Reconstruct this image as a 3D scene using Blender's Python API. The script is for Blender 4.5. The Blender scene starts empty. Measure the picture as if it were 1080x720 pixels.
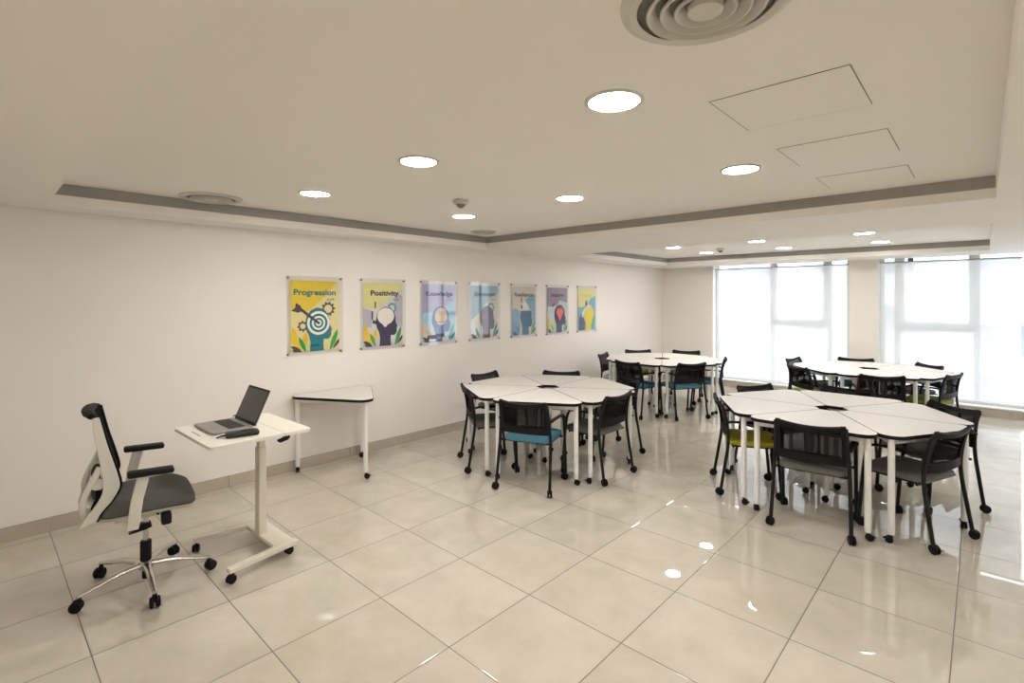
import bpy, bmesh, math, random
from mathutils import Vector, Matrix
R = math.radians
scene = bpy.context.scene
COL = scene.collection
random.seed(7)

# ------------------------------------------------------------------ materials
def mat(name, col, rough=0.5, metal=0.0, noise=0.0, nscale=40.0, bump=0.0, emis=None, estr=0.0, spec=None, coat=0.0):
    m = bpy.data.materials.new(name); m.use_nodes = True
    nt = m.node_tree; b = nt.nodes['Principled BSDF']
    b.inputs['Base Color'].default_value = (*col, 1)
    b.inputs['Roughness'].default_value = rough
    b.inputs['Metallic'].default_value = metal
    if spec is not None: b.inputs['Specular IOR Level'].default_value = spec
    if coat: b.inputs['Coat Weight'].default_value = coat
    if noise or bump:
        tc = nt.nodes.new('ShaderNodeTexCoord'); n = nt.nodes.new('ShaderNodeTexNoise')
        n.inputs['Scale'].default_value = nscale; n.inputs['Detail'].default_value = 3
        nt.links.new(tc.outputs['Object'], n.inputs['Vector'])
        if noise:
            mr = nt.nodes.new('ShaderNodeMapRange')
            mr.inputs['To Min'].default_value = 1 - noise; mr.inputs['To Max'].default_value = 1 + noise
            nt.links.new(n.outputs['Fac'], mr.inputs['Value'])
            mx = nt.nodes.new('ShaderNodeVectorMath'); mx.operation = 'SCALE'
            mx.inputs[0].default_value = col
            nt.links.new(mr.outputs['Result'], mx.inputs['Scale'])
            nt.links.new(mx.outputs['Vector'], b.inputs['Base Color'])
        if bump:
            bp = nt.nodes.new('ShaderNodeBump'); bp.inputs['Strength'].default_value = bump
            bp.inputs['Distance'].default_value = 0.001
            nt.links.new(n.outputs['Fac'], bp.inputs['Height']); nt.links.new(bp.outputs['Normal'], b.inputs['Normal'])
    if emis:
        b.inputs['Emission Color'].default_value = (*emis, 1); b.inputs['Emission Strength'].default_value = estr
    return m

def see_through(name, col, alpha, rough=0.6, translucent=0.0):
    """woven fabric seen as a veil: part open holes, part threads"""
    m = bpy.data.materials.new(name); m.use_nodes = True
    nt = m.node_tree; nt.nodes.clear()
    out = nt.nodes.new('ShaderNodeOutputMaterial')
    d = nt.nodes.new('ShaderNodeBsdfDiffuse'); d.inputs['Color'].default_value = (*col, 1)
    t = nt.nodes.new('ShaderNodeBsdfTransparent')
    last = d
    if translucent:
        tl = nt.nodes.new('ShaderNodeBsdfTranslucent'); tl.inputs['Color'].default_value = (*col, 1)
        mx = nt.nodes.new('ShaderNodeMixShader'); mx.inputs[0].default_value = translucent
        nt.links.new(d.outputs[0], mx.inputs[1]); nt.links.new(tl.outputs[0], mx.inputs[2]); last = mx
    m2 = nt.nodes.new('ShaderNodeMixShader'); m2.inputs[0].default_value = alpha
    nt.links.new(t.outputs[0], m2.inputs[1]); nt.links.new(last.outputs[0], m2.inputs[2])
    nt.links.new(m2.outputs[0], out.inputs[0])
    return m

def floor_material():
    m = bpy.data.materials.new('polished_beige_tile'); m.use_nodes = True
    nt = m.node_tree; b = nt.nodes['Principled BSDF']; L = nt.links.new
    tc = nt.nodes.new('ShaderNodeTexCoord')
    mp = nt.nodes.new('ShaderNodeMapping'); mp.vector_type = 'POINT'
    mp.inputs['Location'].default_value = (0.106 / .6 + 20, -0.393 / .6 + 20, 0)
    mp.inputs['Scale'].default_value = (1 / .6, 1 / .6, 1)
    L(tc.outputs['Object'], mp.inputs['Vector'])
    sep = nt.nodes.new('ShaderNodeSeparateXYZ'); L(mp.outputs[0], sep.inputs[0])
    lines = []
    for ax in (0, 1):
        fr = nt.nodes.new('ShaderNodeMath'); fr.operation = 'PINGPONG'; fr.inputs[1].default_value = 0.5
        L(sep.outputs[ax], fr.inputs[0])
        lt = nt.nodes.new('ShaderNodeMapRange'); lt.inputs['From Min'].default_value = 0.0030; lt.inputs['From Max'].default_value = 0.0052
        lt.inputs['To Min'].default_value = 1; lt.inputs['To Max'].default_value = 0
        L(fr.outputs[0], lt.inputs['Value']); lines.append(lt)
    mxl = nt.nodes.new('ShaderNodeMath'); mxl.operation = 'MAXIMUM'
    L(lines[0].outputs[0], mxl.inputs[0]); L(lines[1].outputs[0], mxl.inputs[1])
    fl = nt.nodes.new('ShaderNodeVectorMath'); fl.operation = 'FLOOR'; L(mp.outputs[0], fl.inputs[0])
    wn = nt.nodes.new('ShaderNodeTexWhiteNoise'); L(fl.outputs[0], wn.inputs[0])
    off = nt.nodes.new('ShaderNodeVectorMath'); off.operation = 'MULTIPLY_ADD'
    off.inputs[1].default_value = (9, 9, 9)
    L(wn.outputs['Color'], off.inputs[0]); L(mp.outputs[0], off.inputs[2])
    n1 = nt.nodes.new('ShaderNodeTexNoise'); n1.inputs['Scale'].default_value = 2.2; n1.inputs['Detail'].default_value = 6
    n1.inputs['Distortion'].default_value = .25; n1.inputs['Roughness'].default_value = .62
    L(off.outputs[0], n1.inputs['Vector'])
    cr = nt.nodes.new('ShaderNodeValToRGB')
    cr.color_ramp.elements[0].position = .32; cr.color_ramp.elements[0].color = (.51, .468, .39, 1)
    cr.color_ramp.elements[1].position = .68; cr.color_ramp.elements[1].color = (.595, .55, .47, 1)
    L(n1.outputs['Fac'], cr.inputs[0])
    tv = nt.nodes.new('ShaderNodeMapRange'); tv.inputs['To Min'].default_value = .96; tv.inputs['To Max'].default_value = 1.03
    L(wn.outputs['Value'], tv.inputs['Value'])
    sc_ = nt.nodes.new('ShaderNodeVectorMath'); sc_.operation = 'SCALE'
    L(cr.outputs[0], sc_.inputs[0]); L(tv.outputs[0], sc_.inputs['Scale'])
    mx = nt.nodes.new('ShaderNodeMix'); mx.data_type = 'RGBA'
    L(mxl.outputs[0], mx.inputs['Factor']); L(sc_.outputs[0], mx.inputs['A'])
    mx.inputs['B'].default_value = (.10, .08, .06, 1)
    L(mx.outputs['Result'], b.inputs['Base Color'])
    rr = nt.nodes.new('ShaderNodeMapRange'); rr.inputs['To Min'].default_value = .012; rr.inputs['To Max'].default_value = .5
    L(mxl.outputs[0], rr.inputs['Value']); L(rr.outputs[0], b.inputs['Roughness'])
    bl = []
    for ax in (0, 1):
        fr = nt.nodes.new('ShaderNodeMath'); fr.operation = 'PINGPONG'; fr.inputs[1].default_value = 0.5
        L(sep.outputs[ax], fr.inputs[0])
        lt = nt.nodes.new('ShaderNodeMapRange'); lt.interpolation_type = 'SMOOTHSTEP'
        lt.inputs['From Min'].default_value = 0.002; lt.inputs['From Max'].default_value = 0.013
        L(fr.outputs[0], lt.inputs['Value']); bl.append(lt)
    mn = nt.nodes.new('ShaderNodeMath'); mn.operation = 'MINIMUM'; L(bl[0].outputs[0], mn.inputs[0]); L(bl[1].outputs[0], mn.inputs[1])
    bp = nt.nodes.new('ShaderNodeBump'); bp.inputs['Strength'].default_value = .6; bp.inputs['Distance'].default_value = .0012
    L(mn.outputs[0], bp.inputs['Height']); L(bp.outputs['Normal'], b.inputs['Normal'])
    b.inputs['IOR'].default_value = 1.8
    return m

M = dict(
    wall=mat('warm_white_paint', (.82, .785, .745), .75, noise=.012, nscale=3),
    ceil=mat('ceiling_paint', (.86, .83, .785), .8, noise=.01, nscale=2),
    floor=floor_material(),
    skirt=mat('beige_skirting_tile', (.46, .41, .34), .22, noise=.08, nscale=6),
    grey=mat('grey_slot_metal', (.33, .315, .295), .5, noise=.04, nscale=8),
    white=mat('white_powder_coat', (.80, .80, .79), .35, noise=.02, nscale=20),
    frame=mat('cream_window_frame', (.66, .63, .57), .45, noise=.02, nscale=10),
    black=mat('black_plastic', (.009, .009, .010), .55, bump=.15, nscale=300, spec=.15),
    blackmetal=mat('black_tube_metal', (.008, .008, .009), .45, noise=.05, nscale=30, spec=.25),
    rubber=mat('black_rubber', (.012, .012, .013), .6, noise=.05, nscale=60),
    laminate=mat('pale_grey_laminate', (.70, .68, .65), .42, noise=.015, nscale=60),
    creamtop=mat('cream_desk_laminate', (.80, .76, .68), .4, noise=.015, nscale=50),
    creammetal=mat('cream_metal', (.70, .66, .57), .4, noise=.02, nscale=30),
    chairwhite=mat('offwhite_plastic', (.62, .61, .54), .42, noise=.02, nscale=30),
    greyfab=mat('dark_grey_fabric', (.095, .09, .086), .9, noise=.18, nscale=260, bump=.4),
    seatgrey=mat('charcoal_grey_fabric', (.14, .135, .13), .85, noise=.18, nscale=260, bump=.4),
    blue=mat('teal_blue_fabric', (.065, .20, .29), .85, noise=.15, nscale=260, bump=.4),
    deepblue=mat('deep_blue_fabric', (.02, .14, .25), .85, noise=.15, nscale=260, bump=.4),
    yellow=mat('olive_yellow_fabric', (.42, .38, .02), .85, noise=.15, nscale=260, bump=.4),
    lime=mat('lime_green_fabric', (.20, .26, .03), .85, noise=.15, nscale=260, bump=.4),
    teal=mat('teal_green_fabric', (.01, .22, .24), .85, noise=.15, nscale=260, bump=.4),
    seatglare=mat('glare_pale_fabric', (.6, .6, .6), .8, noise=.1, nscale=260, bump=.3),  # pale tone is light glare put into the seat colour
    mesh=see_through('black_chair_mesh', (.012, .012, .013), .70),
    chrome=mat('polished_aluminium', (.62, .60, .57), .22, 1.0, noise=.04, nscale=20),
    steel=mat('brushed_steel', (.35, .33, .30), .3, 1.0, noise=.05, nscale=60),
    silver=mat('silver_laptop_metal', (.30, .29, .275), .38, .6, noise=.03, nscale=200),
    screen=mat('dark_glass_screen', (.030, .027, .025), .25, noise=.05, nscale=5),
    keys=mat('black_keys', (.015, .015, .015), .5, noise=.05, nscale=80),
    lamp=mat('lit_diffuser', (1, .97, .9), .5, emis=(1.0, .955, .90), estr=60.0, noise=.01, nscale=5),
    blind=see_through('white_screen_fabric', (.80, .80, .80), .70, translucent=.5),
    darkgap=mat('dark_gap', (.22, .20, .17), .8, noise=.1, nscale=20),
    ventdark=mat('duct_grey', (.20, .19, .175), .7, noise=.1, nscale=10),
    ventw=mat('diffuser_metal', (.62, .59, .53), .5, noise=.03, nscale=10),
    facade=mat('pale_facade', (.82, .82, .82), .8, noise=.03, nscale=2),
    facadewin=mat('facade_glass', (.30, .33, .40), .3, noise=.1, nscale=2),
    ground=mat('asphalt_ground', (.35, .37, .35), .9, noise=.1, nscale=3),
)
# glass, clear
g = bpy.data.materials.new('clear_glass'); g.use_nodes = True
nt = g.node_tree; nt.nodes.clear()
o_ = nt.nodes.new('ShaderNodeOutputMaterial'); t_ = nt.nodes.new('ShaderNodeBsdfTransparent'); gl = nt.nodes.new('ShaderNodeBsdfGlossy')
gl.inputs['Roughness'].default_value = .01
gg = nt.nodes.new('ShaderNodeNewGeometry'); dt = nt.nodes.new('ShaderNodeVectorMath'); dt.operation = 'DOT_PRODUCT'
nt.links.new(gg.outputs['Incoming'], dt.inputs[0]); nt.links.new(gg.outputs['Normal'], dt.inputs[1])
ab = nt.nodes.new('ShaderNodeMath'); ab.operation = 'ABSOLUTE'; nt.links.new(dt.outputs['Value'], ab.inputs[0])
om = nt.nodes.new('ShaderNodeMath'); om.operation = 'SUBTRACT'; om.inputs[0].default_value = 1; nt.links.new(ab.outputs[0], om.inputs[1])
p5 = nt.nodes.new('ShaderNodeMath'); p5.operation = 'POWER'; p5.inputs[1].default_value = 5; nt.links.new(om.outputs[0], p5.inputs[0])
fz = nt.nodes.new('ShaderNodeMath'); fz.operation = 'MULTIPLY_ADD'; fz.inputs[1].default_value = .6; fz.inputs[2].default_value = .042; nt.links.new(p5.outputs[0], fz.inputs[0])
geo_ = nt.nodes.new('ShaderNodeTexNoise'); geo_.inputs['Scale'].default_value = 2
mrg = nt.nodes.new('ShaderNodeMapRange'); mrg.inputs['To Min'].default_value = .95; mrg.inputs['To Max'].default_value = .99
nt.links.new(geo_.outputs['Fac'], mrg.inputs['Value']); nt.links.new(mrg.outputs[0], t_.inputs['Color'])
ms = nt.nodes.new('ShaderNodeMixShader'); nt.links.new(fz.outputs[0], ms.inputs[0]); nt.links.new(t_.outputs[0], ms.inputs[1])
nt.links.new(gl.outputs[0], ms.inputs[2]); nt.links.new(ms.outputs[0], o_.inputs[0])
M['glass'] = g

# ------------------------------------------------------------------ mesh builder
class MB:
    def __init__(self): self.bm = bmesh.new(); self.mats = []
    def _mi(self, m):
        if m is None: return 0
        if m not in self.mats: self.mats.append(m)
        return self.mats.index(m)
    def box(self, c, s, rot=None, bev=0.0, m=None):
        x, y, z = s[0] / 2, s[1] / 2, s[2] / 2
        tmp = bmesh.new(); bmesh.ops.create_cube(tmp, size=1)
        bmesh.ops.scale(tmp, vec=(s[0], s[1], s[2]), verts=tmp.verts)
        if bev: bmesh.ops.bevel(tmp, geom=tmp.edges[:], offset=bev, segments=3, affect='EDGES', profile=.5)
        if rot is not None: bmesh.ops.rotate(tmp, matrix=rot, verts=tmp.verts)
        bmesh.ops.translate(tmp, vec=c, verts=tmp.verts)
        self._merge(tmp, m); return self
    def _merge(self, tmp, m=None):
        k = self._mi(m); vm = {}
        for v in tmp.verts: vm[v] = self.bm.verts.new(v.co)
        for f in tmp.faces:
            try:
                nf = self.bm.faces.new([vm[v] for v in f.verts]); nf.material_index = k
            except ValueError: pass
        tmp.free()
    def ring_sweep(self, rings, closed=False, cap=True, m=None):
        k = self._mi(m); vs = [[self.bm.verts.new(p) for p in r] for r in rings]
        n = len(vs[0]); rng = range(len(vs)) if closed else range(len(vs) - 1)
        for i in rng:
            a, b = vs[i], vs[(i + 1) % len(vs)]
            for j in range(n):
                f = self.bm.faces.new((a[j], a[(j + 1) % n], b[(j + 1) % n], b[j])); f.material_index = k
        if cap and not closed:
            f = self.bm.faces.new(vs[0][::-1]); f.material_index = k
            f = self.bm.faces.new(vs[-1]); f.material_index = k
        return self
    def tube(self, path, r, seg=10, m=None, flat=None):
        """sweep a circle (or an ellipse: flat=(a,b,side vector)) along a path"""
        P = [Vector(p) for p in path]; rs = r if isinstance(r, (list, tuple)) else [r] * len(P)
        rings = []; prev = None
        for i, p in enumerate(P):
            t = (P[min(i + 1, len(P) - 1)] - P[max(i - 1, 0)]).normalized()
            if prev is None:
                ref = Vector((0, 0, 1)) if abs(t.z) < .9 else Vector((1, 0, 0))
                u = t.cross(ref).normalized()
            else:
                u = (prev - t * prev.dot(t)).normalized()
            if flat: 
                u = Vector(flat[2]); u = (u - t * u.dot(t)).normalized()
            prev = u; w = t.cross(u)
            a, b = (flat[0], flat[1]) if flat else (1, 1)
            rings.append([p + (u * math.cos(q) * a + w * math.sin(q) * b) * rs[i] for q in [2 * math.pi * j / seg for j in range(seg)]])
        return self.ring_sweep(rings, m=m)
    def smooth_tube(self, pts, r, seg=10, sub=6, **k):
        return self.tube(catmull(pts, sub), r, seg, **k)
    def lathe(self, prof, seg=24, c=(0, 0, 0), ax=None, m=None, cap=True):
        rings = []
        mt = ax if ax is not None else Matrix.Identity(3)
        for (r, z) in prof:
            rings.append([Vector(c) + mt @ Vector((max(r, 1e-4) * math.cos(q), max(r, 1e-4) * math.sin(q), z)) for q in [2 * math.pi * j / seg for j in range(seg)]])
        return self.ring_sweep(rings, m=m, cap=cap)
    def prism(self, poly, z0, z1, m=None, tf=None):
        f_ = tf or (lambda p: p)
        a = [f_(Vector((x, y, z0))) for x, y in poly]; b = [f_(Vector((x, y, z1))) for x, y in poly]
        return self.ring_sweep([a, b], m=m)
    def flat(self, poly, tf, m=None):
        k = self._mi(m); f = self.bm.faces.new([self.bm.verts.new(tf(p)) for p in poly]); f.material_index = k
        return self
    def slab(self, grid, th, m=None):
        """grid[i][j] of points, thickened along its normals"""
        k = self._mi(m); ni, nj = len(grid), len(grid[0]); A = []; B = []
        for i in range(ni):
            ra = []; rb = []
            for j in range(nj):
                du = Vector(grid[min(i + 1, ni - 1)][j]) - Vector(grid[max(i - 1, 0)][j])
                dv = Vector(grid[i][min(j + 1, nj - 1)]) - Vector(grid[i][max(j - 1, 0)])
                n = du.cross(dv).normalized(); p = Vector(grid[i][j])
                ra.append(self.bm.verts.new(p + n * th / 2)); rb.append(self.bm.verts.new(p - n * th / 2))
            A.append(ra); B.append(rb)
        F = []
        for i in range(ni - 1):
            for j in range(nj - 1):
                F.append((A[i][j], A[i + 1][j], A[i + 1][j + 1], A[i][j + 1]))
                F.append((B[i][j], B[i][j + 1], B[i + 1][j + 1], B[i + 1][j]))
        for i in range(ni - 1):
            F.append((A[i][0], B[i][0], B[i + 1][0], A[i + 1][0])); F.append((A[i][-1], A[i + 1][-1], B[i + 1][-1], B[i][-1]))
        for j in range(nj - 1):
            F.append((A[0][j], A[0][j + 1], B[0][j + 1], B[0][j])); F.append((A[-1][j], B[-1][j], B[-1][j + 1], A[-1][j + 1]))
        for f in F:
            nf = self.bm.faces.new(f); nf.material_index = k
        return self
    def build(self, name, m, parent=None, smooth=35, bevel=0, subsurf=0):
        bmesh.ops.recalc_face_normals(self.bm, faces=self.bm.faces[:])
        me = bpy.data.meshes.new(name); self.bm.to_mesh(me); self.bm.free()
        if self.mats:
            for q in self.mats: me.materials.append(q)
        else: me.materials.append(m)
        for p in me.polygons: p.use_smooth = bool(smooth)
        if smooth:
            me.set_sharp_from_angle(angle=R(smooth))
        ob = bpy.data.objects.new(name, me); COL.objects.link(ob)
        if parent is not None: ob.parent = parent
        if bevel:
            b = ob.modifiers.new('bevel', 'BEVEL'); b.width = bevel; b.segments = 2; b.limit_method = 'ANGLE'; b.angle_limit = R(40)
        if subsurf:
            s = ob.modifiers.new('sub', 'SUBSURF'); s.levels = s.render_levels = subsurf
        return ob

def catmull(pts, sub=6):
    P = [Vector(p) for p in pts]; P = [2 * P[0] - P[1]] + P + [2 * P[-1] - P[-2]]; out = []
    for i in range(1, len(P) - 2):
        for s in range(sub):
            t = s / sub; a, b, c, d = P[i - 1], P[i], P[i + 1], P[i + 2]
            out.append(.5 * ((2 * b) + (-a + c) * t + (2 * a - 5 * b + 4 * c - d) * t * t + (-a + 3 * b - 3 * c + d) * t ** 3))
    out.append(P[-2]); return out

def tag(o, label=None, cat=None, group=None, kind=None):
    if label: o['label'] = label
    if cat: o['category'] = cat
    if group: o['group'] = group
    if kind: o['kind'] = kind
    return o
def struct(o): o['kind'] = 'structure'; return o
def empty(name, loc=(0, 0, 0), rz=0):
    o = bpy.data.objects.new(name, None); COL.objects.link(o); o.location = loc; o.rotation_euler = (0, 0, rz); o.empty_display_size = .1
    return o
def copy_tree(o, parent=None, swap=None):
    c = o.copy(); COL.objects.link(c); c.parent = parent
    for ch in list(o.children): copy_tree(ch, c)
    return c
def box_obj(name, x0, x1, y0, y1, z0, z1, m, parent=None, **k):
    return MB().box(((x0 + x1) / 2, (y0 + y1) / 2, (z0 + z1) / 2), (abs(x1 - x0), abs(y1 - y0), abs(z1 - z0))).build(name, m, parent, **k)
def rounded(poly, rad, seg=6):
    """round the corners of a convex polygon; rad is one radius or one per corner"""
    n = len(poly); out = []
    rs = rad if isinstance(rad, (list, tuple)) else [rad] * n
    for i in range(n):
        p = Vector(poly[i]); a = Vector(poly[i - 1]); b = Vector(poly[(i + 1) % n]); r = rs[i]
        u = (a - p).normalized(); v = (b - p).normalized(); ang = u.angle(v)
        if r <= 0: out.append(tuple(p)); continue
        d = r / math.tan(ang / 2); c = p + (u + v).normalized() * (r / math.sin(ang / 2))
        s = p + u * d; e = p + v * d
        a0 = math.atan2(s.y - c.y, s.x - c.x); a1 = math.atan2(e.y - c.y, e.x - c.x)
        da = (a1 - a0 + math.pi) % (2 * math.pi) - math.pi
        for k in range(seg + 1):
            q = a0 + da * k / seg; out.append((c.x + r * math.cos(q), c.y + r * math.sin(q)))
    return out

# ------------------------------------------------------------------ the room
XL, XR, YB, YF = -5.0, 3.9, -2.2, 10.1
ZS, ZC = 2.355, 2.50          # soffit and raised ceiling
T = .25
struct(box_obj('floor', XL - T, XR + T, YB - T, YF + T, -.12, 0, M['floor'], smooth=0))
struct(box_obj('wall_left', XL - T, XL, YB - T, YF + T, 0, 3.0, M['wall'], smooth=0))
struct(box_obj('wall_right', XR, XR + T, YB - T, YF + T, 0, 3.0, M['wall'], smooth=0))
struct(box_obj('wall_near', XL, XR, YB - T, YB, 0, 3.0, M['wall'], smooth=0))
# far wall: the two window bays are openings
W1 = (-3.93, -1.64); W2 = (-1.235, 3.45)
ZW0, ZW1 = .13, 2.46
fw = MB()
for x0, x1 in ((XL, W1[0]), (W1[1], W2[0]), (W2[1], XR)):
    fw.box(((x0 + x1) / 2, YF + T / 2, 1.5), (x1 - x0, T, 3.0))
for x0, x1 in (W1, W2):
    fw.box(((x0 + x1) / 2, YF + T / 2, ZW0 / 2), (x1 - x0, T, ZW0))
    fw.box(((x0 + x1) / 2, YF + T / 2, (ZW1 + 3) / 2), (x1 - x0, T, 3 - ZW1))
struct(fw.build('wall_far', M['wall'], smooth=0))
# ceiling: soffit slab with two raised bays
C1 = (-4.66, .065, .358, 4.52); C2 = (-4.50, .075, 6.03, 9.27)
cl = MB()
def slabz(x0, x1, y0, y1): cl.box(((x0 + x1) / 2, (y0 + y1) / 2, (ZS + 2.9) / 2), (x1 - x0, y1 - y0, 2.9 - ZS))
slabz(XL, XR, YB, C1[2]); slabz(XL, C1[0], C1[2], C1[3]); slabz(C1[1], XR, C1[2], C1[3])
slabz(XL, XR, C1[3], C2[2]); slabz(XL, C2[0], C2[2], C2[3]); slabz(C2[1], XR, C2[2], C2[3]); slabz(XL, XR, C2[3], YF)
for c in (C1, C2):
    cl.box(((c[0] + c[1]) / 2, (c[2] + c[3]) / 2, (ZC + 2.9) / 2), (c[1] - c[0], c[3] - c[2], 2.9 - ZC))
struct(cl.build('ceiling', M['ceil'], smooth=0))
# grey slot band around the upper half of the steps (left and far sides of each bay)
tn = 1
for c in (C1, C2):
    for (x0, x1, y0, y1) in ((c[0], c[0] + .006, c[2], c[3] - .006), (c[0], c[1], c[3] - .006, c[3])):
        struct(box_obj('trim_%d' % tn, x0, x1, y0, y1, ZC - .078, ZC - .001, M['grey'], smooth=0)); tn += 1
# skirting
def skirting(name, x0, x1, y0, y1, along):
    b = MB(); L = (x1 - x0) if along == 'x' else (y1 - y0); n = max(1, round(L / .6)); s = L / n
    for i in range(n):
        if along == 'x': b.box((x0 + s * (i + .5), (y0 + y1) / 2, .052), (s - .003, y1 - y0, .104))
        else: b.box(((x0 + x1) / 2, y0 + s * (i + .5), .052), (x1 - x0, s - .003, .104))
    struct(b.build(name, M['skirt'], smooth=0))
skirting('baseboard_left', XL, XL + .012, .393 - 2.4, .393 + 9.6, 'y')
skirting('baseboard_far', XL + .012, XR, YF - .012, YF, 'x')
skirting('baseboard_right', XR - .012, XR, YB, YF - .012, 'y')
skirting('baseboard_near', XL + .012, XR - .012, YB, YB + .012, 'x')
# light tile sill on the far skirting
struct(box_obj('trim_%d' % tn, W1[0], W1[1], YF - .02, YF + T, ZW0 - .012, ZW0 + .004, M['white'], smooth=0)); tn += 1
struct(box_obj('trim_%d' % tn, W2[0], W2[1], YF - .02, YF + T, ZW0 - .012, ZW0 + .004, M['white'], smooth=0)); tn += 1

# ------------------------------------------------------------------ windows
YWF = YF + .18
def window(name, bay, panes, vents):
    x0, x1 = bay
    root = empty(name, ((x0 + x1) / 2, YWF, ZW0)); struct(root)
    cx = (x0 + x1) / 2
    def P(b, xa, xb, za, zb, d=.05): b.box(((xa + xb) / 2 - cx, 0, (za + zb) / 2 - ZW0), (xb - xa, d, zb - za))
    f = MB(); z0, z1 = ZW0 + .005, ZW1
    P(f, x0, x0 + .06, z0, z1); P(f, x1 - .06, x1, z0, z1); P(f, x0 + .06, x1 - .06, z0, z0 + .05); P(f, x0 + .06, x1 - .06, z1 - .05, z1)
    for m_ in panes: P(f, m_ - .038, m_ + .038, z0 + .05, z1 - .05)
    edges = [x0 + .06] + [q for m_ in panes for q in (m_ - .038, m_ + .038)] + [x1 - .06]
    for a, b2 in vents: P(f, a, b2, 1.205, 1.265)
    struct(f.build('window_frame', M['frame'], root, smooth=0))
    for i in range(0, len(edges), 2):
        p = MB(); P(p, edges[i], edges[i + 1], z0 + .05, z1 - .05, .006); p.build('pane', M['glass'], root, smooth=0)
    for a, b2 in vents:
        s = MB(); w = .055; y = -.03
        def Q(xa, xb, za, zb): s.box(((xa + xb) / 2 - cx, y, (za + zb) / 2 - ZW0), (xb - xa, .03, zb - za))
        Q(a - .01, a + w, 1.275, z1 - .04); Q(b2 - w, b2 + .01, 1.275, z1 - .04); Q(a + w, b2 - w, 1.275, 1.275 + .065); Q(a + w, b2 - w, z1 - .1, z1 - .04)
        so = s.build('sash', M['frame'], root, smooth=0)
        h = MB(); h.lathe([(.0, -.02), (.028, -.02), (.028, .0), (.018, .012), (0, .012)], 14, c=((a + b2) / 2 - cx, y - .03, 1.35 - ZW0), ax=Matrix.Rotation(R(90), 3, 'X'))
        h.box(((a + b2) / 2 - cx, y - .045, 1.335 - ZW0), (.12, .014, .02), bev=.004)
        h.build('handle', M['frame'], so)
    return root
# mullion centres on the frame plane
window('window_1', W1, [-2.88, -1.955], [(-2.842, -1.993)])
window('window_2', W2, [-1.005, -.055, .9, 1.85, 2.65], [(-.967, -.093), (1.888, 2.612)])

def blind(x0, x1, zb, label, extra):
    y = YF + .05; cx = (x0 + x1) / 2
    r = empty('roller_blind', (cx, y, 2.295)); tag(r, label, 'window blind', 'white screen roller blinds on the far wall')
    w = x1 - x0
    b = MB(); b.lathe([(.0, -w / 2), (.012, -w / 2), (.012, w / 2), (0, w / 2)], 16, ax=Matrix.Rotation(R(90), 3, 'Y')); b.build('roller_tube', M['steel'], r)
    f = MB(); n = 40
    f.slab([[(-w / 2 + .01, -.012, .0), (-w / 2 + .01, -.02, zb + .03 - 2.3)], [(w / 2 - .01, -.012, .0), (w / 2 - .01, -.02, zb + .03 - 2.3)]], .0012)
    f.build('fabric', M['blind'], r, smooth=0)
    h = MB(); h.box((0, -.02, zb + .018 - 2.3), (w - .01, .014, .03), bev=.004); h.build('bottom_rail', M['white'], r)
    k = MB()
    k.bm.free()
    for s in (-1, 1): MB().box((s * (w / 2 + .004), 0, .02), (.006, .05, .07)).build('bracket', M['white'], r, smooth=0)
blind(W1[0] + .05, W1[1] - .015, .15, 'white see-through roller blind between the far corner and the plain wall pier', 0)
blind(W2[0] + .012, .42, .165, 'white see-through roller blind over the wide window beyond the plain wall pier', 0)

# ------------------------------------------------------------------ outside
tag(box_obj('street_ground', -40, 40, 11.5, 60, -4.3, -4.0, M['ground'], smooth=0), 'pale grey ground far below, outside the windows', 'ground', kind='structure')
YB2 = 20.0
bd = empty('neighbouring_building', (0, YB2 + 3, -4)); tag(bd, 'pale white apartment building seen faintly through the window blinds', 'building')
def bbox(b, x0, x1, z0, z1, y0, y1): b.box(((x0 + x1) / 2, (y0 + y1) / 2 - YB2 - 3, (z0 + z1) / 2 + 4), (x1 - x0, y1 - y0, z1 - z0))
b = MB(); bbox(b, -16, 15, -4, 9, YB2, YB2 + 6); b.build('wall', M['facade'], bd, smooth=0)
for zz, zt in ((.66, 1.56), (2.55, 3.4), (-1.3, -.42), (4.4, 5.3)):
    for xx in (-12.6, -10.4, -7.2, -6.42, -4.6, -2.36, -1.7, .0, 2.2, 4.4, 6.6, 9.0):
        f = MB(); bbox(f, xx, xx + (.6 if zz != 2.55 else .8), zz, zt, YB2 - .03, YB2 + .05); f.build('window', M['facadewin'], bd, smooth=0)
for z in (-.9, 1.75, 4.2):
    f = MB(); bbox(f, .1, 2.6, z - 2.05, z - .1, YB2 - .04, YB2 + .02)
    if z == 1.75: f.build('painted_recess_shade', M['facadewin'], bd, smooth=0)  # flat dark panel, the shade of a recess put into its colour
    else: f.bm.free()
f = MB(); bbox(f, -.2, 3.2, 1.5, 1.58, YB2 - 1.0, YB2 - .94); bbox(f, -.2, 3.2, 1.02, 1.1, YB2 - 1.0, YB2)
for i in range(18): bbox(f, -.2 + i * .2, -.17 + i * .2, 1.1, 1.5, YB2 - .98, YB2 - .95)
f.build('balcony', M['facade'], bd, smooth=0)

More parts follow.
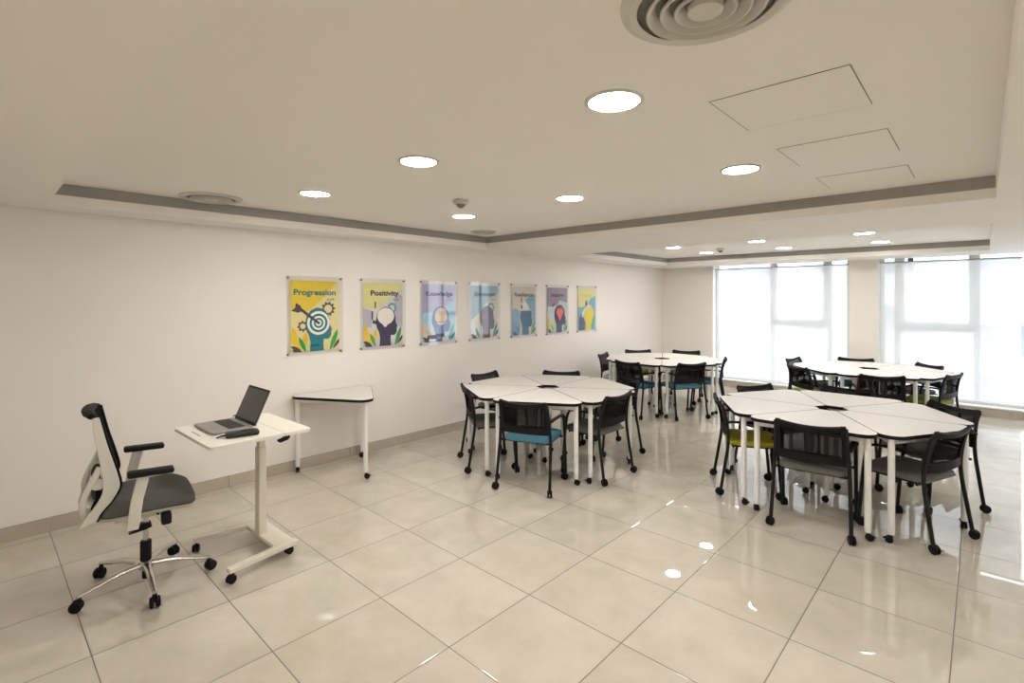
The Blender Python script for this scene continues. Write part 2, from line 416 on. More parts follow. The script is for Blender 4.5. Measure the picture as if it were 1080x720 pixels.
# ------------------------------------------------------------------ downlights
def downlight():
    r = empty('ceiling_downlight')
    MB().lathe([(.100, -.001), (.118, -.001), (.118, -.006), (.104, -.010), (.100, -.008)], 40, cap=False).build('trim_ring', M['ventw'], r)
    MB().lathe([(0, -.002), (.101, -.002), (.101, -.006), (0, -.006)], 40).build('diffuser', M['lamp'], r)
    return r
dl = downlight(); first = True
LIT = [(-1.105, 1.80, 'nearest the big round vent'), (-1.105, 3.28, 'beside the outlines of the ceiling hatches'),
       (-2.42, 3.28, 'between smoke detector and ceiling hatches'), (-2.43, 1.80, 'in the near row, middle one'),
       (-3.74, 1.80, 'beside the small round vent above the desk'), (-3.70, 3.28, 'just behind the front smoke detector'),
       (-3.52, 7.46, 'in the rear bay row away from windows, nearest the poster wall'), (-3.50, 8.70, 'in the window-side rear row, nearest the poster wall'),
       (-2.295, 7.46, 'in the rear bay row away from windows, middle one'), (-2.275, 8.72, 'in the window-side rear row, middle one'),
       (-1.055, 7.46, 'in the rear bay row away from windows, farthest from the poster wall'), (-1.05, 8.75, 'in the window-side rear row, farthest from the poster wall')]
LIT = [(x * .982, y * .982, w, ZC) for x, y, w in LIT]
for i, (x, y) in enumerate([(1.6, 1.80), (1.6, 3.28), (1.6, 7.46), (1.6, 5.4), (-1.6, -.9), (.6, -.9), (2.4, -.9)]):  # unseen lamps added out of view to brighten the room
    LIT.append((x, y, ['added for fill, right of the view, level with the big vent', 'added for fill, right of the view, level with the hatches', 'added for fill, right of the view, near the windows', 'added for fill, right of the view, between the bays',
        'added for fill, behind the viewer, second from the left wall', 'added for fill, behind the viewer, third from the left wall', 'added for fill, behind the viewer, farthest from the left wall'][i], ZS))
for x, y, w, z in LIT:
    o = dl if first else copy_tree(dl); first = False
    o.location = (x, y, z); tag(o, 'round lit downlight ' + w, 'ceiling light', 'round downlights in the two ceiling bays')

def vent(x, y, rad, label, h=.03):
    r = empty('ceiling_vent', (x, y, ZC)); tag(r, label, 'ceiling vent', 'round air vents in the front ceiling bay')
    MB().lathe([(rad * .80, -.001), (rad, -.001), (rad * .99, -.010), (rad * .90, -.020), (rad * .80, -.016)], 48, cap=False).build('outer_ring', M['ventw'], r)
    MB().lathe([(0, -.0015), (rad * .82, -.0015), (rad * .82, -.004), (0, -.004)], 40).build('backing', M['ventdark'], r)
    for k, q in enumerate((.66, .50, .33)):
        MB().lathe([(rad * (q - .085), -.004), (rad * q, -h), (rad * (q + .022), -h), (rad * (q + .03), -h + .006), (rad * (q - .05), -.004)], 40, cap=False).build('louvre_ring', M['ventw'], r)
    MB().lathe([(0, -.012), (rad * .2, -.012), (rad * .2, -h), (rad * .17, -h - .002), (0, -h - .002)], 32).build('centre_disc', M['ventw'], r)
vent(-.544, 1.346, .224, 'large round louvred air vent, widest of the ceiling vents')
vent(-4.43, 1.29, .215, 'small round air vent over the desk beside the grey ceiling band', .024)
vent(-4.30, 4.12, .15, 'small dark round air vent at the corner of the grey ceiling band', .024)

def smoke(x, y, label):
    r = empty('smoke_detector', (x, y, ZC)); tag(r, label, 'smoke detector', 'smoke detectors')
    MB().lathe([(0, -.001), (.058, -.001), (.062, -.012), (.052, -.034), (0, -.034)], 28).build('base', M['ventw'], r)
    MB().lathe([(0, -.034), (.040, -.034), (.034, -.044), (.016, -.062), (0, -.064)], 24).build('sensor_head', M['ventdark'], r)
smoke(-3.083, 2.70, 'smoke detector with dark sensor head on the front ceiling bay')
smoke(-3.01, 8.04, 'smoke detector with dark sensor head on the rear ceiling bay')

def hatch(x0, x1, y0, y1, label):
    r = empty('ceiling_hatch', ((x0 + x1) / 2, (y0 + y1) / 2, ZC)); tag(r, label, 'ceiling hatch', 'square ceiling access hatches in a row')
    w, d = (x1 - x0), (y1 - y0)
    f = MB(); t = .0032
    for c, s in (((0, d / 2, -.0008), (w, t, .0012)), ((0, -d / 2, -.0008), (w, t, .0012)), ((w / 2, 0, -.0008), (t, d, .0012)), ((-w / 2, 0, -.0008), (t, d, .0012))): f.box(c, s)
    f.build('seam', M['darkgap'], r, smooth=0)
    MB().box((0, 0, -.0012), (w - .005, d - .005, .002)).build('panel', M['ceil'], r, smooth=0)
hatch(-0.810, -0.329, 2.043, 2.514, 'flush square ceiling hatch nearest the big round vent, clearest outlined of three')
hatch(-0.800, -0.324, 2.926, 3.398, 'flush square ceiling hatch between the other two, faint outline')
hatch(-0.800, -0.324, 3.800, 4.232, 'flush square ceiling hatch nearest the dark ceiling band, faintest outline')

# ------------------------------------------------------------------ casters
def caster(parent, x, y, rad, wid, yaw, m, name='caster', stem=.03, brake=False):
    o = empty(name + '_tmp') if False else None
    b = MB(); rot = Matrix.Rotation(yaw, 3, 'Z') @ Matrix.Rotation(R(90), 3, 'Y')
    off = Matrix.Rotation(yaw, 3, 'Z') @ Vector((0, -.012, 0))
    for s in (-1, 1):
        c = Vector((x, y, rad + .001)) + off + Matrix.Rotation(yaw, 3, 'Z') @ Vector((s * wid * .28, 0, 0))
        h = wid * .2
        b.lathe([(0, -h), (rad * .82, -h), (rad, -h * .5), (rad, h * .5), (rad * .82, h), (0, h)], 20, c=c, ax=rot)
    b.tube([(x + off.x, y + off.y, rad + .001), (x, y, rad * 1.5), (x, y, rad * 2 + stem)], [wid * .22, wid * .3, wid * .2], 8)
    if brake:
        c = Vector((x, y, rad * 1.5)) + off * 2.2
        b.box(c, (wid * .9, .045, .006), rot=Matrix.Rotation(yaw, 3, 'Z') @ Matrix.Rotation(R(18), 3, 'X'), bev=.002)
    return b.build(name, m, parent)

# ------------------------------------------------------------------ wedge table
TZ = .757
def wedge_table():
    r = empty('wedge_table'); RR = .985; a = R(30); tr = .105
    out = [(-tr * math.tan(a) - .0, tr), (-RR * math.sin(a), RR * math.cos(a)), (RR * math.sin(a), RR * math.cos(a)), (tr * math.tan(a), tr)]
    # shrink by the gap between neighbours
    cen = Vector((0, .55)); g_ = .0028
    out = [tuple(Vector(p) + (cen - Vector(p)).normalized() * g_ * 1.4) for p in out]
    poly = rounded(out, [.02, .095, .095, .02], 8)[::-1]
    top = MB(); top.prism(poly, TZ - .024, TZ); top.build('tabletop', M['laminate'], r, smooth=30, bevel=.0)
    big = []
    n = len(poly)
    band = MB(); o1 = []
    for i in range(n):
        p = Vector(poly[i]); t = (Vector(poly[(i + 1) % n]) - Vector(poly[i - 1])).normalized(); nn = Vector((t.y, -t.x))
        if nn.dot(p - cen) < 0: nn = -nn
        o1.append(p + nn * .0016)
    rings = []
    for rr, z in ((poly, TZ + .0003), (o1, TZ - .001), (o1, TZ - .0245), (poly, TZ - .0255)):
        rings.append([Vector((p[0], p[1], z)) for p in rr])
    ins = [Vector((p[0], p[1], TZ - .0255)) + (Vector((cen.x, cen.y, TZ - .0255)) - Vector((p[0], p[1], TZ - .0255))).normalized() * .02 for p in poly]
    inst = [Vector((p[0], p[1], TZ + .0003)) + (Vector((cen.x, cen.y, TZ + .0003)) - Vector((p[0], p[1], TZ + .0003))).normalized() * .0025 for p in poly]
    band.ring_sweep([inst] + rings + [ins], cap=False); band.build('edge_band', M['black'], r, smooth=40)
    ov = Vector((RR * math.sin(a), RR * math.cos(a))); e = .145
    dirn = (Vector((0, RR * .577)) - ov).normalized()
    L1 = ov + dirn * e; legs = [(L1.x, L1.y), (-L1.x, L1.y), (0, .19)]
    fr = MB(); zc = TZ - .024 - .0225
    for i in range(3):
        p, q = Vector(legs[i]), Vector(legs[(i + 1) % 3]); d = q - p; ang = math.atan2(d.y, d.x)
        fr.box(((p.x + q.x) / 2, (p.y + q.y) / 2, zc), (d.length, .025, .04), rot=Matrix.Rotation(ang, 3, 'Z'))
    fr.build('apron_frame', M['white'], r, smooth=0, bevel=.002)
    for i, (x, y) in enumerate(legs):
        b = MB(); b.lathe([(0, .062), (.019, .062), (.021, .066), (.0215, .12), (.0215, TZ - .026), (0, TZ - .026)], 20, c=(x, y, 0))
        lg = b.build('leg', M['white'], r)
        caster(lg, x, y, .024, .036, [0.6, -0.9, 2.4][i], M['black'], stem=.018, brake=(i != 2))
    return r
wt = wedge_table(); wt_used = False
NEARW = ['nearest', 'near right', 'right', 'far right', 'farthest', 'far left', 'left', 'near left']
CL = dict(A=((-3.43, 4.25), 31, 'the cluster nearest the posters'), B=((-.955, 5.085), 0, 'the nearest, widest cluster'),
          C=((-3.74, 7.53), -4, 'the cluster in the far wall corner'), D=((-1.13, 8.38), 14, 'the cluster before the window blinds'))
for key, ((cx, cy), off, where) in CL.items():
    phc = math.degrees(math.atan2(-cy, -cx))
    for k in range(6):
        ang = off + 30 + 60 * k
        rel = (ang - phc + 180) % 360 - 180
        w = NEARW[round(rel / 45) % 8]
        o = copy_tree(wt) if wt_used else wt; wt_used = True
        o.location = (cx, cy, 0); o.rotation_euler = (0, 0, R(ang - 90))
        tag(o, 'pale grey triangular table, %s wedge of %s' % (w, where), 'table', 'wedge tables of ' + where)
o = copy_tree(wt); o.location = (-4.982, 3.045, 0); o.rotation_euler = (0, 0, R(-60 - 90))
tag(o, 'pale grey triangular table standing alone against the wall below the posters', 'table')

# ------------------------------------------------------------------ training chair (faces +Y, centred on its base)
def yb(z): return .06 if z < .56 else .06 - .066 * ((z - .56) / .25) ** 1.6
def back_pt(x, z):
    u = x / .22
    return (x, yb(z) - .235 - .028 * (1 - u * u) + .0, z)
def training_chair(seatmat):
    r = empty('training_chair'); Y0 = -.235
    # seat cushion
    s = MB(); nx, ny = 12, 12; g1 = []
    W_, D0, D1 = .228, Y0 + .065, Y0 + .50
    base = rounded([(-W_ + .012, D0), (W_ - .012, D0), (W_, D1), (-W_, D1)], [.06, .06, .075, .075], 7)
    def shr(p, k): c = Vector((0, (D0 + D1) / 2)); v = Vector(p) - c; l = v.length; return c + v * ((l - k) / l)
    rings = [[Vector((*shr(p, .022), .428)) for p in base], [Vector((*shr(p, .004), .432)) for p in base], [Vector((*p, .446)) for p in base],
             [Vector((*shr(p, .003), .462)) for p in base], [Vector((*shr(p, .014), .473)) for p in base], [Vector((*shr(p, .05), .480)) for p in base], [Vector((*shr(p, .15), .478)) for p in base]]
    for rg in rings:
        for v in rg:
            v.z += -.012 * max(0, (v.y - (D1 - .10)) / .10) ** 2 - .006 * math.exp(-(v.x / .1) ** 2)
    s.ring_sweep(rings); s.build('seat', seatmat, r, smooth=60)
    fr = MB()
    for y in (Y0 + .10, Y0 + .40): fr.tube([(-.243, y, .425), (.243, y, .425)], .010, 8)
    for x in (-.2, .2): fr.box((x, Y0 + .26, .424), (.03, .34, .012))
    fr.build('seat_frame', M['blackmetal'], r)
    # back
    f = MB(); z0, z1 = .512, .808; th = .016
    def ztop(x): return z1 - .022 * (1 - (x / .22) ** 2)
    def strip(fx, n=14, m=3): pass
    N = 16
    xs = [-.22 + .44 * i / N for i in range(N + 1)]
    f.slab([[back_pt(x, ztop(x) - q) for q in (0, .012, .024, .034)] for x in xs], .022)
    f.slab([[back_pt(x, z0 + q) for q in (0, .02, .04, .062)] for x in xs], th)
    for sx in (-1, 1):
        f.slab([[back_pt(sx * (.222 - q), z0 + (z1 - z0) * j / 12) for q in (0, .015, .030)] for j in range(13)], .018)
    bf = f.build('back_frame', M['black'], r, smooth=50)
    m_ = MB(); m_.slab([[back_pt(x, z0 + .05 + (ztop(x) - .02 - z0 - .05) * j / 8) for j in range(9)] for x in [-.2 + .4 * i / 10 for i in range(11)]], .0015)
    m_.build('backrest_mesh', M['mesh'], r, smooth=50)
    for sx in (-1, 1):
        lg = MB(); lg.smooth_tube([(sx * .252, Y0 + .0, .065), (sx * .247, Y0 + .03, .25), (sx * .240, Y0 + .058, .44), (sx * .232, Y0 + .056, .58), (sx * .224, Y0 + .03, .72), (sx * .222, Y0 + .0, .79)], [.0135] * 31, 10)
        L_ = lg.build('leg', M['blackmetal'], r)
        caster(L_, sx * .252, Y0, 0.032, .044, R(20 * sx), M['black'], stem=.012)
        lg = MB(); lg.smooth_tube([(sx * .250, Y0 + .475, .065), (sx * .250, Y0 + .455, .30), (sx * .250, Y0 + .43, .52), (sx * .250, Y0 + .405, .61)], [.0135] * 19, 10)
        L_ = lg.build('leg', M['blackmetal'], r)
        caster(L_, sx * .250, Y0 + .475, 0.032, .044, R(-35 * sx), M['black'], stem=.012)
        ar = MB(); ar.smooth_tube([(sx * .234, Y0 + .055, .628), (sx * .244, Y0 + .10, .638), (sx * .250, Y0 + .25, .640), (sx * .250, Y0 + .37, .632), (sx * .250, Y0 + .412, .598)], 1, 10, flat=(.021, .010, (1, 0, 0)))
        ar.build('armrest', M['black'], r, smooth=60)
    return r
# rear-leg midpoint (x,y), facing angle, seat colour, label
CH = [
 ((-2.95, 3.3), 110, 'blue', 'black mesh chair with bright blue seat, back turned, nearest of the cluster by the posters', 'A'),
 ((-2.52, 4.187), 179, 'seatgrey', 'black mesh chair with grey seat, beside the blue-seated one at the poster cluster', 'A'),
 ((-3.88, 3.458), 57, 'seatgrey', 'dark chair seen side-on at the desk-side end of the cluster by the posters', 'A'),
 ((-2.97, 5.165), 241, 'seatgrey', 'dark chair between the poster cluster and the far corner cluster, half hidden by table edge', 'A'),
 ((-3.86, 5.05), 302, 'seatgrey', 'dark chair against the poster wall, back top showing behind tables, squarely facing the view', 'A'),
 ((-4.466, 4.296), 3, 'seatgrey', 'dark chair against the poster wall, small tilted back top showing behind tables', 'A'),
 ((-0.915, 4.143), 95, 'seatgrey', 'black mesh chair with grey seat, back turned, nearest chair of the widest table cluster', 'B'),
 ((-0.146, 4.623), 158, 'seatgrey', 'black mesh chair with grey seat, turned aslant, closest to the window light in the foreground', 'B'),
 ((-0.178, 5.671), 228, 'seatgrey', 'dark chair at the widest cluster, partly hidden behind the aslant foreground chair', 'B'),
 ((-1.006, 6.097), 268, 'seatgrey', 'dark chair between the widest cluster and the window cluster, only its top edge showing', 'B'),
 ((-1.747, 5.608), 332, 'seatgrey', 'dark chair whose back top shows behind the widest cluster, above the olive-seated chair', 'B'),
 ((-1.775, 4.675), 27, 'yellow', 'black mesh chair with olive yellow seat seen side-on at the widest cluster', 'B'),
 ((-3.77, 6.5), 80, 'deepblue', 'black mesh chair with blue seat in the far corner cluster, overlapped by a nearer chair', 'C'),
 ((-2.998, 6.95), 148, 'blue', 'black mesh chair with blue seat, back turned, fully visible in the far corner cluster', 'C'),
 ((-2.871, 7.856), 199, 'blue', 'black chair with blue seat seen edge-on in front of the first window edge', 'C'),
 ((-3.81, 8.59), 289, 'seatgrey', 'dark chair behind the far corner cluster, its back top against the far wall', 'C'),
 ((-4.5, 8.13), 315, 'yellow', 'black chair with olive seat behind the far corner cluster, its top against the poster wall', 'C'),
 ((-4.62, 7.18), 14, 'seatglare', 'black chair with glare-painted pale seat seen side-on beside the poster wall in the far corner', 'C'),
 ((-0.868, 7.35), 108, 'seatgrey', 'black mesh chair, back turned, centred on the near side of the window cluster', 'D'),
 ((-1.825, 7.599), 46, 'lime', 'black mesh chair with green seat at the window cluster, towards the first blind', 'D'),
 ((-2.129, 8.628), 350, 'seatgrey', 'dark chair peeking over the window cluster in front of the first blind, smallest showing', 'D'),
 ((-1.417, 9.254), 280, 'teal', 'dark chair behind the window cluster, its top against the plain pier between windows', 'D'),
 ((-0.532, 9.06), 223, 'seatgrey', 'dark chair behind the window cluster, its tilted top against the wide second blind', 'D'),
 ((-0.241, 8.06), 163, 'lime', 'black chair with lime green seat seen aslant before the wide second blind', 'D'),
]
GRP = dict(A='mesh chairs round the cluster nearest the posters', B='mesh chairs round the front right cluster', C='mesh chairs round the rear left cluster', D='mesh chairs round the cluster by the windows')
proto = None
for (mx, my), ang, sm, label, gk in CH:
    if proto is None: o = training_chair(M[sm]); proto = o
    else:
        o = copy_tree(proto)
        for ch in o.children:
            if ch.name.startswith('seat') and not ch.name.startswith('seat_frame'):
                ch.data = ch.data.copy(); ch.data.materials.clear(); ch.data.materials.append(M[sm])
    d = Vector((math.cos(R(ang)), math.sin(R(ang))))
    o.location = (mx + d.x * .235, my + d.y * .235, 0); o.rotation_euler = (0, 0, R(ang - 90))
    tag(o, label, 'chair', GRP[gk])

# ------------------------------------------------------------------ office chair
oc = empty('office_chair', (-3.675, .717, 0), R(82 - 90)); tag(oc, 'off-white office chair with dark grey seat and chrome star base before the desk', 'office chair')
rz = R(82 - 90)
base = MB()
base.lathe([(0, .085), (.035, .085), (.042, .10), (.038, .135), (.03, .14), (0, .14)], 24); base.build('base_hub', M['chrome'], oc)
for k in range(5):
    a = R(-76 + 72 * k) - rz; d = Vector((math.cos(a), math.sin(a), 0))
    b = MB(); b.tube([d * .02 + Vector((0, 0, .118)), d * .15 + Vector((0, 0, .116)), d * .27 + Vector((0, 0, .092)), d * .335 + Vector((0, 0, .082))], [.024, .02, .015, .012], 10, flat=(1.0, .72, tuple(Vector((-d.y, d.x, 0)))))
    b.build('base_arm', M['chrome'], oc)
    caster(oc, d.x * .325, d.y * .325, .030, .052, a + R(50 + 37 * k), M['black'], stem=.012)
MB().lathe([(0, .03), (.018, .03), (.02, .085), (0, .085)], 16).build('column_foot', M['black'], oc)
MB().lathe([(0, .135), (.029, .135), (.029, .25), (.026, .255), (0, .255)], 24).build('column_sleeve', M['black'], oc)
MB().lathe([(0, .25), (.0145, .25), (.0145, .43), (0, .43)], 18).build('gas_column', M['chrome'], oc)
b = MB(); b.prism([(-.085, .315), (-.02, .365), (.025, .36), (.03, .335), (.0, .325)], -.026, .026, tf=lambda v: Vector((v.z, v.x, v.y))); b.build('column_cover', M['black'], oc, bevel=.004)
b = MB(); b.box((0, -.02, .445), (.20, .26, .05), bev=.012); b.box((0, -.14, .455), (.12, .14, .04), bev=.01); b.build('tilt_mechanism', M['chairwhite'], oc)
b = MB(); b.tube([(.06, -.06, .445), (.20, -.07, .44), (.235, -.09, .438)], [.006, .006, .012], 8); b.tube([(.06, .04, .445), (.16, .05, .45)], .006, 8); b.build('adjustment_lever', M['black'], oc)
b = MB(); b.box((.205, .085, .437), (.075, .05, .065), bev=.012); b.build('tension_knob', M['black'], oc)
# seat
s = MB()
sp = rounded([(-.225, -.22), (.225, -.22), (.25, .24), (-.25, .24)], [.07, .07, .12, .12], 8)
def shr2(p, k): c = Vector((0, .02)); v = Vector(p) - c; l = v.length; return c + v * ((l - k) / l)
rings = [[Vector((*shr2(p, k), z)) for p in sp] for k, z in ((.03, .492), (.008, .496), (.0, .512), (.003, .54), (.016, .558), (.045, .570), (.10, .574), (.17, .568))]
for rg in rings:
    for v in rg: v.z += -.028 * max(0, (v.y - .10) / .14) ** 2 + .006 * (v.x / .25) ** 2
s.ring_sweep(rings); s.build('seat', M['greyfab'], oc, smooth=60)
s = MB(); s.ring_sweep([[Vector((*shr2(p, k), z - .028 * max(0, (shr2(p, k).y - .10) / .14) ** 2)) for p in sp] for k, z in ((.06, .474), (.02, .480), (.006, .496), (.02, .5))]); s.build('seat_shell', M['chairwhite'], oc, smooth=60)
# backrest
PR = [(-.215, 1.06), (-.20, .99), (-.18, .90), (-.153, .80), (-.130, .705), (-.130, .66), (-.16, .60), (-.205, .545), (-.228, .50)]
PB = [(-.245, 1.062), (-.24, .99), (-.228, .90), (-.212, .80), (-.200, .71), (-.205, .64), (-.235, .58), (-.278, .52), (-.300, .475)]
cpr = [(p.x, p.y) for p in catmull([Vector((*p, 0)) for p in PR], 4)]; cpb = [(p.x, p.y) for p in catmull([Vector((*p, 0)) for p in PB], 4)]
for sx in (-1, 1):
    b = MB(); rr = []
    for (y0, z0), (y1, z1) in zip(cpr, cpb):
        x0, x1 = sx * .198, sx * .222
        rr.append([(x0, y0, z0), (x1, y0, z0), (x1, y1, z1), (x0, y1, z1)])
    b.ring_sweep([[Vector(q) for q in r_] for r_ in rr]); b.build('back_rail', M['chairwhite'], oc, smooth=50, bevel=.004)
    b = MB(); b.smooth_tube([(sx * .21, -.212, .79), (sx * .207, -.235, .735), (sx * .20, -.262, .68), (sx * .195, -.282, .62), (sx * .185, -.285, .57), (sx * .165, -.272, .52), (sx * .12, -.235, .485), (sx * .05, -.12, .462)], 1, 10, flat=(.011, .017, (1, 0, 0)))
    b.build('back_yoke', M['chairwhite'], oc, smooth=60)
b = MB(); b.slab([[(x, y_ - .03 * (1 - (x / .2) ** 2) + .004, z_) for (y_, z_) in cpr] for x in [-.2 + .4 * i / 12 for i in range(13)]], .0016); b.build('backrest_mesh', M['mesh'], oc, smooth=50)
b = MB()
for sx in (-1, 1): b.tube([(sx * .204, y_ + .006, z_) for (y_, z_) in cpr], .006, 8)
b.smooth_tube([(-.204, PR[-1][0] + .006, PR[-1][1]), (0, PR[-1][0] - .02, PR[-1][1] - .01), (.204, PR[-1][0] + .006, PR[-1][1])], .008, 8)
b.build('mesh_piping', M['black'], oc, smooth=60)
b = MB(); b.smooth_tube([(-.215, -.226, 1.058), (-.16, -.252, 1.066), (0, -.268, 1.070), (.16, -.252, 1.066), (.215, -.226, 1.058)], [.6] * 4 + [.8] * 4 + [1.0] * 9 + [.8] * 4 + [.6] * 4, 14, flat=(.028, .020, (0, 1, 0))); b.build('head_bar', M['black'], oc, smooth=60)
b = MB(); b.slab([[(x, -.222 - .02 * (1 - (x / .17) ** 2), z) for z in (.60, .64, .68, .715)] for x in [-.17 + .34 * i / 8 for i in range(9)]], .022); b.build('lumbar_pad', M['black'], oc, smooth=60)
for sx in (-1, 1): MB().lathe([(0, -.012), (.03, -.012), (.034, 0), (.03, .012), (0, .012)], 20, c=(sx * .19, -.222, .695), ax=Matrix.Rotation(R(90), 3, 'Y')).build('lumbar_knob', M['chairwhite'], oc, smooth=40)
b = MB(); b.smooth_tube([(-.185, -.283, .575), (0, -.295, .565), (.185, -.283, .575)], .013, 10); b.build('yoke_crossbar', M['chairwhite'], oc, smooth=60)
for sx in (-1, 1):
    b = MB()
    rr = []
    for y, z, x in ((-.07, .445, .20), (-.075, .452, .285), (-.07, .475, .298), (-.055, .60, .298), (-.025, .728, .298)):
        w = .028
        rr.append([Vector((sx * (x - .009), y - w, z)), Vector((sx * (x + .009), y - w, z)), Vector((sx * (x + .009), y + w, z + .0)), Vector((sx * (x - .009), y + w, z))])
    rr[0] = [Vector((sx * .20, -.098, .445)), Vector((sx * .20, -.098, .433)), Vector((sx * .20, -.042, .433)), Vector((sx * .20, -.042, .445))]
    rr[1] = [Vector((sx * .280, -.103, .455)), Vector((sx * .296, -.103, .437)), Vector((sx * .296, -.047, .437)), Vector((sx * .280, -.047, .455))]
    b.ring_sweep(rr); b.build('arm_post', M['chairwhite'], oc, smooth=40, bevel=.003)
    b = MB(); b.box((sx * .300, .008, .742), (.078, .212, .030), bev=.012, rot=Matrix.Rotation(R(-2), 3, 'X')); b.build('arm_pad', M['black'], oc, smooth=60)

# ------------------------------------------------------------------ sit-stand desk
DZ = .84
dk = empty('sit_stand_desk', (-3.62, 1.24, 0), R(1.5)); tag(dk, 'small cream height-adjustable desk on a wheeled frame, holding the open laptop', 'desk')
MB().prism(rounded([(-.345, -.305), (.345, -.305), (.345, .130), (-.345, .130)], [.03, .03, .001, .001], 6), DZ - .02, DZ).build('front_top', M['creamtop'], dk, smooth=30, bevel=.002)
MB().prism(rounded([(-.345, .134), (.345, .134), (.345, .305), (-.345, .305)], [.001, .001, .025, .025], 6), DZ - .02, DZ).build('rear_top', M['creamtop'], dk, smooth=30, bevel=.002)
MB().prism(rounded([(-.14, -.262), (.02, -.262), (.02, -.252), (-.14, -.252)], .004, 4), DZ - .001, DZ + .0008).build('pen_slot', M['steel'], dk)
b = MB(); b.box((0, .13, DZ - .045), (.30, .20, .03), bev=.004); b.box((0, .13, DZ - .03), (.5, .05, .02)); b.build('top_bracket', M['creammetal'], dk)
MB().box((-.03, .13, .375), (.07, .05, .61), bev=.004).build('outer_column', M['creammetal'], dk)
MB().box((-.03, .13, .73), (.056, .038, .14), bev=.003).build('inner_column', M['creammetal'], dk)
b = MB(); b.box((.305, .155, DZ - .032), (.05, .03, .022), bev=.004); b.box((.325, .125, DZ - .044), (.045, .06, .016), rot=Matrix.Rotation(R(12), 3, 'X'), bev=.005); b.build('height_lever', M['black'], dk)
def rail(p, q, w0, w1, nm):
    b = MB(); p = Vector(p); q = Vector(q); d = (q - p).normalized(); n = Vector((-d.y, d.x)); rr = []
    for c, w in ((p, w0), (q, w1)):
        rr.append([Vector((*(c + n * w), .062)), Vector((*(c - n * w), .062)), Vector((*(c - n * w), .088)), Vector((*(c + n * w), .088))])
    b.ring_sweep(rr); b.build(nm, M['creammetal'], dk, smooth=0, bevel=.003)
rail((.315, -.20), (.245, .25), .024, .03, 'foot_rail'); rail((-.285, -.21), (-.205, .25), .024, .03, 'foot_rail')
b = MB(); b.box((.01, .17, .076), (.45, .13, .028), bev=.004); b.build('foot_plate', M['creammetal'], dk)
for x, y, a in ((.325, -.175, .3), (-.265, -.195, 1.1), (.235, .215, .1), (-.215, .215, .8)): caster(dk, x, y, .026, .042, a, M['black'], stem=.0)

# laptop (open, facing the chair)
lp = empty('laptop', (-3.72, 1.155, DZ + .001), R(1)); tag(lp, 'open silver laptop with black keyboard and dark screen, on the cream desk', 'laptop')
MB().prism(rounded([(-.178, -.125), (.178, -.125), (.178, .125), (-.178, .125)], .014, 5), .003, .018).build('base', M['silver'], lp, smooth=30, bevel=.002)
MB().prism(rounded([(-.17, -.117), (.17, -.117), (.17, .117), (-.17, .117)], .014, 5), 0, .003).build('foot_pad', M['rubber'], lp, smooth=30)
kb = MB(); kb.box((0, .035, .0185), (.29, .10, .0012)); kbo = kb.build('keyboard_bed', M['keys'], lp, smooth=0)
kk = MB()
for r_ in range(5):
    for c_ in range(14): kk.box((-.135 + c_ * .0208, -.004 + r_ * .0195, .0196), (.018, .0165, .0014))
kk.build('keycaps', M['keys'], kbo, smooth=0)
MB().box((0, -.075, .0185), (.11, .065, .0010)).build('trackpad', M['silver'], lp, smooth=0, bevel=.0004)
MB().tube([(-.15, .128, .014), (.15, .128, .014)], .007, 10).build('hinge', M['black'], lp)
tilt = R(24)
def sc(p, o=0): # screen plane coordinates (x, up, out)
    return Vector((p[0], .132 + math.sin(tilt) * p[1] + math.cos(tilt) * (-p[2]), .014 + math.cos(tilt) * p[1] - math.sin(tilt) * (-p[2])))
scp = rounded([(-.178, .0), (.178, .0), (.178, .245), (-.178, .245)], [.006, .006, .012, .012], 5)
MB().prism(scp, -.007, -.001, tf=lambda v: sc((v.x, v.y, v.z))).build('lid', M['silver'], lp, smooth=30)
MB().prism(scp, -.001, .0006, tf=lambda v: sc((v.x, v.y, v.z))).build('bezel', M['black'], lp, smooth=30)
MB().prism([(-.166, .018), (.166, .018), (.166, .232), (-.166, .232)], .0006, .0012, tf=lambda v: sc((v.x, v.y, v.z))).build('display', M['screen'], lp, smooth=0)
# black case beside the laptop
cs = empty('zip_case', (-3.405, 1.165, DZ + .001), R(78)); tag(cs, 'small black rounded case lying right of the laptop on the desk', 'case')
MB().box((0, 0, .016), (.19, .075, .032), bev=.014).build('body', M['rubber'], cs, smooth=60)
MB().box((.03, 0, .0325), (.08, .045, .003), bev=.001).build('top_patch', M['black'], cs)
MB().tube([(-.09, .0, .017), (-.12, .012, .012), (-.14, .0, .008)], [.006, .005, .004], 8).build('cord_end', M['black'], cs)
ps = empty('black_pouch', (-3.93, 1.345, DZ + .001), R(10)); tag(ps, 'small black rounded object behind the left hinge of the laptop', 'pouch')
MB().box((0, 0, .014), (.10, .05, .028), bev=.012).build('body', M['rubber'], ps, smooth=60)
MB().tube([(-.05, 0, .014), (-.065, -.02, .012), (-.05, -.04, .01)], .004, 8).build('loop', M['black'], ps)

